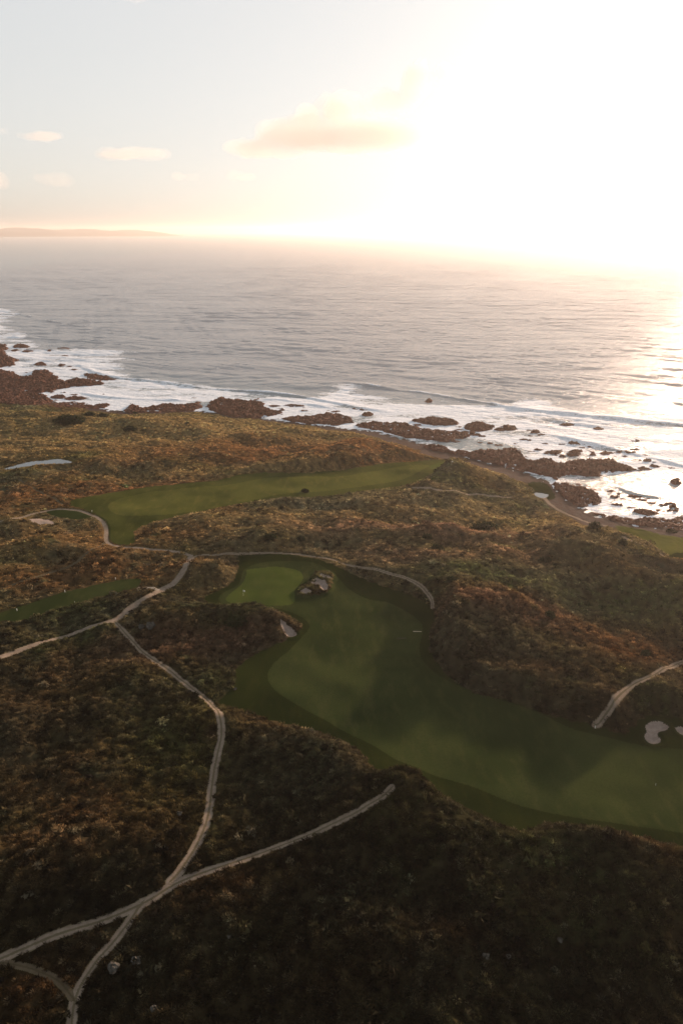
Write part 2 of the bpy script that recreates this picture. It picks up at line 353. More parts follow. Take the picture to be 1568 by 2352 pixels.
# sea
b = NB('sea_water', .12, .5); b.p.inputs['IOR'].default_value = 1.55
fo = b.attr('foam').outputs['Fac']; teal = b.attr('shoal').outputs['Fac']
rot = R(-14)
w1 = b.noise(.12, 4, .6, ((1.0, 2.2, 1), rot)); w2 = b.noise(.45, 5, .68, ((1.0, 2.2, 1), rot)); w3 = b.noise(1.6, 3, .6)
hsum = b.math('ADD', b.math('MULTIPLY', w1, 3.2), b.math('ADD', b.math('MULTIPLY', w2, .75), b.math('MULTIPLY', w3, .08)))
f1 = b.noise(.16, 5, .62, ((1.0, 1.6, 1), rot)); f2 = b.noise(.9, 5, .65)
fm = b.math('ADD', b.math('MULTIPLY', f1, .62), b.math('MULTIPLY', f2, .38))
foam = b.ramp(b.math('ADD', fm, b.math('MULTIPLY', b.math('SUBTRACT', fo, .5), 1.0)), .46, .60)
foam = b.math('MULTIPLY', foam, b.ramp(fo, .02, .15))
wat = b.mix(teal, (.165, .18, .195), (.13, .185, .20))
b.color(b.mix(foam, wat, b.mix(b.ramp(f2, .35, .65), (.44, .50, .56), (.68, .71, .75))))
b.set(b.p.inputs['Roughness'], b.math('ADD', b.math('MULTIPLY', foam, .6), .25))
b.bump(hsum, 1.0, .7); M_SEA = b.m
# foliage
def leaf_mat(name, trans=.35):
    b = NB(name, .9, .05); a = b.attr('tint'); b.color(a.outputs['Color'])
    tl = b.n('ShaderNodeBsdfTranslucent'); b.t.links.new(a.outputs['Color'], tl.inputs['Color'])
    mx = b.n('ShaderNodeMixShader'); mx.inputs[0].default_value = trans
    b.t.links.new(b.p.outputs[0], mx.inputs[1]); b.t.links.new(tl.outputs[0], mx.inputs[2]); b.t.links.new(mx.outputs[0], b.out.inputs[0]); return b.m
M_LEAF = leaf_mat('grass_and_leaf', .4); M_BUSH = leaf_mat('bush_leaf', .2)

# ------------------------------------------------------------------ terrain
TH0, TH1 = R(-47), R(47)
r_ = [50.0]
while r_[-1] < 1050: r_.append(r_[-1]+max(.26, r_[-1]*.0023*(1 if r_[-1] < 620 else 1.8)))
r_ = np.array(r_); th = np.linspace(TH0, TH1, 1300)
Rr, Th = np.meshgrid(r_, th, indexing='ij')
X = (Rr*np.sin(Th)).ravel(); Y = (Rr*np.cos(Th)).ravel()
keep_s = sdp(X, Y, LAND, 2000)
nr, nt_ = Rr.shape
idx = np.arange(nr*nt_).reshape(nr, nt_)
F = np.stack([idx[:-1, :-1], idx[:-1, 1:], idx[1:, 1:], idx[1:, :-1]], -1).reshape(-1, 4)[:, ::-1]
fk = keep_s[F].max(1) > -30
F = F[fk]; used, inv = np.unique(F, return_inverse=True); F = inv.reshape(F.shape); X = X[used]; Y = Y[used]
Z, S, SM, RF = H(X, Y, True, True)
# colour of the rough: plant tints, with foreground shade and far sunlight mixed in
COLS = dict(rust=(.20, .09, .035), pink=(.25, .135, .085), tan=(.20, .15, .075), gold=(.33, .225, .095), green=(.055, .10, .02), sage=(.11, .115, .075), dark=(.015, .018, .010), olive=(.13, .105, .042))
BL = [('rust',200,1860,190,130,.4),('rust',90,1600,130,60,.45),('pink',450,1480,150,34,1.1),('rust',600,1030,320,26,1.0),('rust',820,1000,60,12,.4),('rust',60,1135,190,30,.7),('rust',180,1240,170,22,.6),('rust',200,1315,190,24,.9),
 ('rust',380,1230,120,22,.6),('pink',900,1225,190,22,1.3),('pink',1080,1240,140,30,1.2),('pink',960,1290,130,20,1.0),('pink',1160,1300,120,24,.4),('pink',1130,1440,120,22,1.2),('rust',1230,1560,90,26,.6),('rust',1470,1500,120,40,.8),('pink',1250,1420,90,16,.5),('rust',1350,1450,90,20,.4),
 ('rust',540,2045,110,30,.7),('rust',1020,2160,80,24,.5),('rust',60,2280,90,40,.7),('rust',1480,1990,80,30,.5),('pink',1240,2090,60,30,.4),('rust',800,2250,120,50,.3),
 ('green',880,1240,36,9,.9),('green',1000,1275,80,14,.7),('green',1150,1278,40,8,.9),('green',1080,1350,120,22,.6),('green',600,1405,110,16,.7),('green',540,1440,70,10,.7),('green',1270,2010,110,40,.7),('green',1300,2140,150,40,.6),('green',200,1045,40,10,1.0),
 ('green',400,1720,110,90,.5),('green',180,1400,60,16,.4),('green',1400,1400,120,30,.5),('green',1540,1640,60,16,.8),('green',980,1110,30,8,.6),('rust',650,1035,330,24,1.2),('rust',300,1130,200,30,.8),('gold',300,975,460,30,1.3),('gold',750,990,240,24,1.4),('gold',300,1020,300,24,.8),('gold',1050,1180,300,30,.5),('tan',850,1260,400,40,.5),('gold',100,1250,300,40,.3),('gold',560,1085,300,12,.7),('gold',1100,1085,120,20,.6),('gold',640,1190,260,16,.5),('gold',1250,1220,200,24,.5),('olive',300,960,420,16,.5),('olive',800,1000,120,14,.8),('olive',300,1010,300,16,.3),('olive',700,975,180,10,.7),
 ('sage',800,1150,260,20,.5),('sage',1150,1540,150,50,.5),('sage',150,1420,90,18,.7),('sage',40,1660,90,60,.5),('sage',640,1500,120,40,.2),('sage',700,1800,150,60,.4),('sage',1250,1360,200,30,.3),
 ('tan',600,1200,160,16,.6),('tan',760,1290,140,10,.8),('tan',960,1340,60,10,.6),('tan',1300,1250,160,20,.6),('tan',1480,1290,90,20,.4),('tan',640,1660,140,10,.6),('tan',150,1560,180,30,.4),('tan',500,1320,60,20,.6),
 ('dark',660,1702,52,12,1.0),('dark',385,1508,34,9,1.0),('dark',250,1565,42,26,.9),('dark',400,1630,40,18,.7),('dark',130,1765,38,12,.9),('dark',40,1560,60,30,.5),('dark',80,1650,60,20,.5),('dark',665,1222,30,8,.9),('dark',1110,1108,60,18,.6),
 ('dark',1000,2080,460,190,.85),('dark',560,2220,460,130,.8),('dark',1200,2280,460,110,1.0),('dark',1500,2200,200,200,.7),('dark',200,2300,260,60,.9),('dark',250,2060,260,60,.8),('dark',700,2000,200,60,.7),('dark',700,1880,200,70,.5),('dark',250,2050,200,50,.5),('dark',100,1385,150,12,.5),('dark',1300,1650,120,14,.8),('dark',260,1390,100,14,.7),('dark',700,1860,150,60,.4),('dark',0,1450,50,30,.8),  # the broad lower blobs carry foreground shade in their colour
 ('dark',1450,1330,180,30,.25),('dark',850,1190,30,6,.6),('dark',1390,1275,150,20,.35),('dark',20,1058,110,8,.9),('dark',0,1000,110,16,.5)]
def ground_color(x, y):
    n1 = fbm(x, y, 34, 3, 41); n2 = fbm(x, y, 11, 3, 57); n3 = fbm(x, y, 4, 2, 77); n4 = fbm(x, y, 48, 3, 91)
    col = np.zeros((len(x), 3)); W = np.zeros(len(x))
    def add(k, wt):
        nonlocal W, col
        wt = np.clip(wt, 0, None); col += wt[:, None]*np.array(COLS[k]); W = W+wt
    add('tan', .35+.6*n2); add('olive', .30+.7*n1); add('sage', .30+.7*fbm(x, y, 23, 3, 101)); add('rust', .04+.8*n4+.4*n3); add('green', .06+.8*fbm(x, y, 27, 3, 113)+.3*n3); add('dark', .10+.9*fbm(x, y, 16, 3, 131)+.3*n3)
    far = np.hypot(x, y)
    for k, u, v, ru, rv, st in BL:
        cx, cy = at_H(np.array([u]), np.array([v]), base); cx = cx[0]; cy = cy[0]
        dd = math.sqrt(cx*cx+cy*cy+125**2); sx = ru*dd/FPX; sy = rv*dd/FPX/max(.2, 125/dd)
        az = math.atan2(cx, cy); lx = (x-cx)*math.cos(az)-(y-cy)*math.sin(az); ly = (x-cx)*math.sin(az)+(y-cy)*math.cos(az)
        q = (lx/sx)**2+(ly/sy)**2
        m = q < 6
        if m.any():
            wt = np.zeros(len(x)); wt[m] = 2.6*st*np.exp(-q[m]*.9)*np.clip(1+1.3*n2[m]+.8*n3[m], 0, 3); add(k, wt)
    shade_by_dist = .78+.85*ss(170, 330, far+25*n1)      # near colours darkened for foreground shade, far ones lightened for sunlight
    return col/np.maximum(W, .05)[:, None]*shade_by_dist[:, None]
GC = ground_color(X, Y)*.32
GC = GC*np.clip(1+.9*fbm(X, Y, 2.6, 2, 25), .35, 1.8)[:, None]  # follows the lump heights: shade of the hollows put into the colour
# face labels
fx = X[F].mean(1); fy = Y[F].mean(1); fs = S[F].mean(1); lab = np.zeros(len(F), int)
jig = .5*fbm(fx, fy, 3, 2, 201)
lab[fs < 9+9*ss(-40, 60, fx)+8*fbm(fx, fy, 20, 2, 207)+1.5*jig] = 1                 # beach
def lay(P, L, cond=None, j=0.0):
    d = sdp(fx, fy, P, 4); m = (d+jig*j > 0) & (d > -3.9)
    if cond is not None: m &= np.isin(lab, cond)
    lab[m] = L
names = {0: 'ground', 1: 'beach'}
for P, L in ((M1, 2), (M2, 3), (M3, 4), (M4, 5), (M5, 6), (T1, 7), (T2, 8), (T3, 9)): lay(P, L, None, 1.6)
lay(F1, 10, [2]); lay(F2, 11, [3]); lay(G1, 12, [10, 2]); lay(G2, 13, [3, 11]); lay(POND1, 14, None, .3); lay(POND2, 15)
bmf = sdp(fx, fy, BMOUND, 6); lab[(bmf+2*jig > 0)] = 0
for i, P in enumerate(BK): lay(P, 20+i, None, .5)
for i, P in enumerate(SCAR): lay(P, 30+i, [0, 1, 5], 2.5)
LAT = np.zeros(len(X)); TRK = np.zeros(len(X)); PD_V = np.full(len(X), 50.0)
pbest = np.full(len(F), 9.0)
for i, (nm, P, wd, tr, lb) in enumerate(paths_w):
    d, par, side = pld(X, Y, P, 8); q = d/(wd/2)
    m = q < PD_V; PD_V = np.where(m, q, PD_V); LAT = np.where(m & (d < 8), q*side, LAT); TRK = np.where(m, tr, TRK)
    df, _, _ = pld(fx, fy, P, 8); qf = df/(wd/2)*(1+.25*jig)
    m = (qf < 1.08) & (qf < pbest) & ((lab < 20) | (lab >= 30)) & (lab != 14) & (lab != 15)
    if nm in ('PE', 'PF'): pass
    lab[m] = 40+i; pbest[m] = qf[m]
V = np.stack([X, Y, Z], 1)
def piece(name, L, mat, label, cat, **kw):
    m = lab == L if np.isscalar(L) else np.isin(lab, L)
    if not m.any(): print('EMPTY', name, L); return
    o = sub_mesh(name, V, F, m, mat, **kw); tag(o, label, cat, None, 'structure'); return o
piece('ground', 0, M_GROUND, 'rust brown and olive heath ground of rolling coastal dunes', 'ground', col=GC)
piece('beach', 1, M_BEACH, 'grey brown pebble beach between the dunes and the dark reef', 'beach')
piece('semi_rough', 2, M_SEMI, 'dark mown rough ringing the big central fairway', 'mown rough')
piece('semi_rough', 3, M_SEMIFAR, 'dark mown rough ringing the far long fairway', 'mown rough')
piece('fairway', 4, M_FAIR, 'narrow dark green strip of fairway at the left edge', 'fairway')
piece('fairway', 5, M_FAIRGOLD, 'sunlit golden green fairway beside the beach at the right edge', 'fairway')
piece('tee', 6, M_SEMI, 'small green lawn just behind the white pond by the beach', 'lawn')
piece('tee', 7, M_FAIR, 'small oval tee enclosed by the curling track below the far fairway', 'tee')
piece('tee', 8, M_SEMI, 'small green tee on the seaward flank of the right dune', 'tee')
piece('tee', 9, M_SEMI, 'small green tee lowest at the right edge above the big dune', 'tee')
piece('fairway', 10, M_FAIR, 'big curving fairway sweeping from the green to the lower right edge', 'fairway')
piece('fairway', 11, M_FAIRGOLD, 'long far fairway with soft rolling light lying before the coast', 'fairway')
piece('putting_green', 12, M_GREEN, 'kidney shaped putting green carrying the white flag', 'putting green')
piece('putting_green', 13, M_GREEN, 'small far putting green lit by the sun near the beach', 'putting green')
piece('pond', 14, M_POND, 'long narrow pond reflecting pale sky at the left edge', 'pond')
piece('pond', 15, M_POND, 'small bright white pond at the start of the beach track', 'pond')
for i, lb in enumerate(['curled sand bunker, largest of the cluster right of the green', 'small sand bunker nearest the green in its cluster', 'thin sand bunker topmost of the cluster right of the green',
                        'small bunker at the mound tip left of the central fairway', 'large keyhole shaped sand bunker at the lower right', 'sand bunker cut off by the right edge of the photo']):
    piece('bunker', 20+i, M_SAND, lb, 'bunker')
for i, lb in enumerate(['bare pale sand scar in the heath left of the small tee', 'bare sandy scar on the shaded flank of the big right dune', 'bare sandy scar beside the coastal fairway']):
    piece('sand_patch', 30+i, M_SAND, lb, 'sand patch')
for i, (nm, P, wd, tr, lb) in enumerate(paths_w):
    piece('path', 40+i, M_PATH, lb, 'path', attrs=dict(lat=LAT, track=TRK))

# ------------------------------------------------------------------ ground cover (nobody could count it)
def scatter_pts(n, r0, r1, p):
    u = rng.random(n); r = (r0**(2-p)+u*(r1**(2-p)-r0**(2-p)))**(1/(2-p)); t = rng.uniform(R(-43), R(43), n)
    x = r*np.sin(t); y = r*np.cos(t); return x, y
def allowed(x, y, marg=0.0, fring=0.35):
    s = sdp(x, y, LAND, 2000); ok = s > 11+10*ss(-40, 60, x)+8*fbm(x, y, 20, 2, 207)
    for P in MOWN: ok &= sdp(x, y, P, 4) < -fring
    bm = sdp(x, y, BMOUND, 4) > .2
    ok |= bm
    for P in BK+SCAR: ok &= sdp(x, y, P, 4) < -.2
    for nm, P, wd, tr, lb in paths_w:
        d, _, _ = pld(x, y, P, 6); ok &= d > wd/2*(.96+.12*np.sin(x*1.7+y))+marg
    return ok
def tufts(name, x, y, size, K, bw, bl, cols, mat, label, upr=.9, shrub=False):
    n = len(x); z = H(x, y)-.06; g = rng
    az = g.uniform(0, 2*np.pi, (n, K)); rad = g.random((n, K))**.6
    if shrub:
        el = g.uniform(.1, 1.45, (n, K)); rr = size[:, None]*(.75+.3*g.random((n, K)))
        cx = x[:, None]+rr*.95*np.cos(az)*np.cos(el); cyy = y[:, None]+rr*.95*np.sin(az)*np.cos(el); cz = z[:, None]+rr*.72*np.sin(el)
        q = g.normal(size=(n, K, 3, 3)); q /= np.linalg.norm(q, axis=-1, keepdims=True)
        L = (size[:, None]*bl*(.6+.8*g.random((n, K))))[..., None, None]
        T = np.stack([cx, cyy, cz], -1)[:, :, None, :]+q*L
        top = np.stack([np.clip(.45+.75*(np.sin(el)), 0, 1.15)]*3, -1)
    else:
        s = size[:, None]; bx = x[:, None]+s*.42*rad*np.cos(az); by = y[:, None]+s*.42*rad*np.sin(az)
        ln = s*bl*(.65+.6*g.random((n, K))); lean = (.25+.75*rad)
        wx, wy = -.42, -.30
        dx = np.cos(az)*lean+wx+.25*g.normal(size=(n, K)); dy = np.sin(az)*lean+wy+.25*g.normal(size=(n, K)); dz = upr*(1.1-.5*rad)
        nn = np.sqrt(dx*dx+dy*dy+dz*dz)
        ang = g.uniform(0, np.pi, (n, K)); hw = s*bw*(.7+.6*g.random((n, K)))
        tip = np.stack([bx+ln*dx/nn, by+ln*dy/nn, z[:, None]+ln*dz/nn], -1)
        p1 = np.stack([bx+hw*np.cos(ang), by+hw*np.sin(ang), np.broadcast_to(z[:, None], ang.shape)], -1)
        p2 = np.stack([bx-hw*np.cos(ang), by-hw*np.sin(ang), np.broadcast_to(z[:, None], ang.shape)], -1)
        T = np.stack([p1, p2, tip], 2)
        top = None
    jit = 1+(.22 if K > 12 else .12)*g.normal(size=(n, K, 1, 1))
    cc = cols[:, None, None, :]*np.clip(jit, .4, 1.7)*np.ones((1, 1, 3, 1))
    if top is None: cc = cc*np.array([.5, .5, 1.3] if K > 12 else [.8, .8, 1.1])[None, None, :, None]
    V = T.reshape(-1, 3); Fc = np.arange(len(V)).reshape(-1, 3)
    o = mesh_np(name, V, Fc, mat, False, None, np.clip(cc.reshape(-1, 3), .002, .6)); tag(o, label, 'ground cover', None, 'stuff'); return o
def cover(name, n, r0, r1, p, s0, K, bw, bl, mat, label, mul=1.35, shrub=False, dens=None, fr=.35):
    x, y = scatter_pts(n, r0, r1, p); m = allowed(x, y, .15, fr); x = x[m]; y = y[m]
    if dens is not None:
        k = rng.random(len(x)) < dens(x, y); x = x[k]; y = y[k]
    c = ground_color(x, y)*mul*(.48 if r0 > 100 else .38)*np.exp((.45 if r0 < 100 else .28)*rng.normal(size=(len(x), 1)))  # near tufts tinted darker than far ones, foreground shade included
    c = c*np.clip(1+1.1*fbm(x, y, 2.6, 2, 25)+.5*fbm(x, y, 8, 2, 26), .3, 2.2)[:, None]  # tuft colour darkened in the gaps between lumps, standing in for shade
    pale = rng.random(len(x)) < .05; c[pale] = c[pale]*1.5+np.array([.05, .045, .032])
    r = np.hypot(x, y); size = s0*((.5+2.0*rng.random(len(x))**5) if shrub else (.6+.8*rng.random(len(x))**1.5))*(1+.0011*np.clip(r-100, 0, 400))
    print(name, len(x)*K); return tufts(name, x, y, size, K, bw, bl, np.clip(c, .003, .5), mat, label, shrub=shrub)
clump = lambda x, y: ss(-.25, .45, fbm(x, y, 6, 2, 301))*.75+.25
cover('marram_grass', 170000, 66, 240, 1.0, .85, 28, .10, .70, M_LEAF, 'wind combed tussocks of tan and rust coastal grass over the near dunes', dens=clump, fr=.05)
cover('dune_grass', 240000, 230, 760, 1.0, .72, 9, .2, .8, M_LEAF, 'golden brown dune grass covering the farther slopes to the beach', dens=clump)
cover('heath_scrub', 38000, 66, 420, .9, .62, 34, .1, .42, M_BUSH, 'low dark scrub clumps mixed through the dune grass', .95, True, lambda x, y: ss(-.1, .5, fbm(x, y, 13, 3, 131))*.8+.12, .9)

# ------------------------------------------------------------------ sea
rs = [250.0]
while rs[-1] < 5200: rs.append(rs[-1]+max(.9, rs[-1]*.0024))
while rs[-1] < 30000: rs.append(rs[-1]*1.02)
rs = np.array(rs); ths = np.linspace(R(-48), R(48), 1000)
Rr, Th = np.meshgrid(rs, ths, indexing='ij'); SX = (Rr*np.sin(Th)).ravel(); SY = (Rr*np.cos(Th)).ravel()
nr, nt_ = Rr.shape; idx = np.arange(nr*nt_).reshape(nr, nt_)
SF = np.stack([idx[:-1, :-1], idx[:-1, 1:], idx[1:, 1:], idx[1:, :-1]], -1).reshape(-1, 4)[:, ::-1]
sd_land = sdp(SX, SY, LAND, 3000)
fk = sd_land[SF].min(1) < 12
SF = SF[fk]; used, inv = np.unique(SF, return_inverse=True); SF = inv.reshape(SF.shape); SX = SX[used]; SY = SY[used]; sd_land = sd_land[used]
rr_ = np.hypot(SX, SY)
off = -sd_land
amp = .82*ss(5, 160, off)*(1-.999*ss(2200, 5200, rr_))
wob = 26*fbm(SX, SY, 260, 2, 401)
ua = R(-100)       # direction the swell travels towards
SZ = np.zeros(len(SX))
for lam, am, a_off, sd in ((78, .75, 0, 1), (47, .60, 9, 2), (31, .46, -14, 3), (19, .34, 18, 4), (12.5, .24, -22, 5), (8.5, .15, 30, 6)):
    ca, sa = math.cos(ua+R(a_off)), math.sin(ua+R(a_off))
    ph = (SX*ca+SY*sa+wob*min(1, lam/50))*2*math.pi/lam
    en = np.clip(.55+1.1*fbm(SX, SY, lam*5, 2, 410+sd), 0, 2)
    wv = np.sin(ph+.8*fbm(SX, SY, lam*1.6, 2, 430+sd)); SZ += am*en*(wv+.25*np.cos(2*ph))*amp*(1-ss(.22, .45, np.maximum(.9, rr_*.0024)/lam))
foam = np.zeros(len(SX))
FZ = px([(-700,640),(-200,690),(0,704),(30,706),(55,722),(30,745),(90,772),(120,796),(200,797),(290,800),(330,812),(300,836),(330,862),(420,874),(520,888),(625,899),(700,905),(770,880),(800,876),(840,884),(870,905),(980,912),(1100,922),(1160,915),(1240,905),(1290,925),(1400,935),
   (1480,945),(1568,955),(1900,975),(2600,1150),(2400,1460),(1568,1240),(1350,1210),(1200,1100),(900,1010),(600,965),(300,955),(0,950),(-700,900)], 0)
fz = sdp(SX, SY, smooth(FZ, True, 2), 60)
fz = np.where(fz > -59, fz+16*fbm(SX, SY, 45, 3, 521)+5*fbm(SX, SY, 11, 3, 523), fz)
foam = .30+.40*ss(-10, 30, fz); foam = np.where(fz < -14, 0, foam*ss(-14, -2, fz))
foam -= .24*ss(-.2, .5, fbm(SX*.6+SY*.3, SY*1.4, 42, 4, 501))*(fz > -14)
CALM = [px([(880,905),(1000,925),(1130,930),(1250,960),(1400,985),(1250,985),(1050,955),(900,930)], 0)]
BAY = px([(1010,1000),(1120,1010),(1200,1025),(1230,1045),(1130,1040),(1010,1020)], 0)
BAY2 = px([(1300,1110),(1420,1090),(1520,1080),(1620,1090),(1620,1175),(1500,1170),(1400,1160),(1385,1130)], 0)
for P, k in ((BAY, .30), (BAY2, .32)): foam -= k*ss(-6, 8, sdp(SX, SY, P, 12))
WAVES = [([(122,803),(165,828),(215,853),(260,865),(310,870),(380,877),(450,887),(525,894),(625,902),(700,911),(750,920),(834,936),(934,953)], 1.9, 1.0),
 ([(165,896),(225,908),(300,914),(375,917),(430,918)], 1.0, .9), ([(770,880),(784,876),(834,883),(909,893),(984,903),(1034,911),(1109,923),(1184,938),(1284,947),(1384,957),(1484,967),(1568,974),(1700,985)], 1.9, 1.0),
 ([(1209,985),(1249,993),(1309,1008),(1384,1023),(1459,1041),(1524,1056),(1568,1067),(1700,1095)], 1.0, .8), ([(0,712),(50,722),(100,735),(150,742)], 1.3, .5),
 ([(440,848),(475,851),(575,863),(700,876),(760,880)], .4, 0), ([(784,838),(934,856),(1084,868),(1284,889),(1434,906),(1568,926),(1700,950)], .45, 0), ([(0,770),(60,775),(150,781),(260,788),(340,800)], 1.2, .15),
 ([(1409,1105),(1427,1118),(1450,1128),(1500,1138),(1560,1142)], .7, .5), ([(500,783),(700,800),(860,822),(1000,840)], .5, 0), ([(900,790),(1100,812),(1300,838),(1500,858)], .5, 0),
 ([(60,735),(180,748),(300,764),(400,786)], .5, 0), ([(1100,870),(1250,882),(1400,895),(1520,905)], .3, 0),
 ([(560,918),(640,916),(700,925),(760,935)], .8, .7), ([(1000,945),(1100,953),(1200,967),(1300,985)], .6, .6)]
for pts, am, fo in WAVES:
    P = smooth(px(pts, .8), False, 2); d, par, side = pld(SX, SY, P, 40)
    sgn = -side*d      # >0 on the shore side
    L = par/len(P); env = ss(0, .28, np.minimum(L, 1-L))*np.clip(.75+.6*fbm(SX, SY, 70, 2, 613), .15, 1.3)
    n = fbm(SX, SY, 22, 2, 611)
    d2 = sgn+1.5*n
    prof = np.where(d2 > 0, np.exp(-(d2/2.3)**2), np.exp(-(d2/7.5)**2))
    SZ = SZ+am*env*prof*(1+.35*n)
    if fo > 0:
        foam = np.maximum(foam, fo*env*np.exp(-(np.clip(np.abs(d2+.6)-.8, 0, 99)/1.8)**2)*np.clip(.95+.9*n, .5, 1.2))
        foam = foam-.18*env*np.exp(-((d2-3.0)/2.0)**2)*(am > 1.5)
foam += .18*np.exp(-(off/9)**2)
# loose foam streaks further out
st = ss(.38, .8, fbm(SX, SY, 90, 3, 701)); foam = np.maximum(foam, .30*st*ss(-90, -10, fz)*(fz > -59))
SZ = SZ-.0*off
sea = mesh_np('sea', np.stack([SX, SY, SZ], 1), SF, M_SEA, True, dict(foam=np.clip(foam, 0, 1), shoal=np.clip(1-off/170, 0, 1)*.8))
tag(sea, 'grey blue ocean with rolling swell and white surf along the coast', 'sea', None, 'structure')

# ------------------------------------------------------------------ reef rocks
def reef(name, P, hmax, g, label, group=None, seed=0, rise=.35, cat='reef', warp=2.2):
    x0, y0 = P.min(0)-4; x1, y1 = P.max(0)+4
    gx = np.arange(x0, x1, g); gy = np.arange(y0, y1, g)
    if len(gx) < 4 or len(gy) < 4: return
    A, B = np.meshgrid(gx, gy, indexing='ij'); x = A.ravel(); y = B.ravel()
    x = x+g*.35*rng.uniform(-1, 1, len(x)); y = y+g*.35*rng.uniform(-1, 1, len(y))
    d = sdp(x, y, P, 12); d = d+warp*fbm(x, y, 7, 3, 801+seed)+.9*fbm(x, y, 2.4, 2, 811+seed)
    rg = 1-np.abs(fbm(x, y, 9, 4, 821+seed, .62)); rg2 = 1-np.abs(fbm(x, y, 3.2, 3, 851+seed, .6)*1.3)
    prof = np.clip(d*rise, -2, 1); prof = np.where(prof > 0, np.abs(prof)**.6, prof)
    hh = hmax*.44*prof*(.1+.95*rg**4+.7*(rg2-.6)*1.2+.55*fbm(x, y, 22, 2, 871+seed))
    hh = np.where(prof > 0, hh-.18, prof*1.5-.1)+(.25*rng.normal(size=len(x))*g*np.clip(prof, 0, 1))
    zg = np.maximum(0, base(x, y)); z = zg+hh
    n, m = A.shape; idx = np.arange(n*m).reshape(n, m)
    Fq = np.stack([idx[:-1, :-1], idx[1:, :-1], idx[1:, 1:], idx[:-1, 1:]], -1).reshape(-1, 4)
    k = hh[Fq].max(1) > -.5
    if k.sum() < 4: return
    Fq = Fq[k]; tri = np.vstack([Fq[:, [0, 1, 2]], Fq[:, [0, 2, 3]]])
    ids, inv = np.unique(tri, return_inverse=True)
    c = P.mean(0); Vv = np.stack([x-c[0], y-c[1], z], 1)[ids]
    o = mesh_np(name, Vv, inv.reshape(tri.shape), M_ROCK, False); o.location = (c[0], c[1], 0); tag(o, label, cat, group); return o
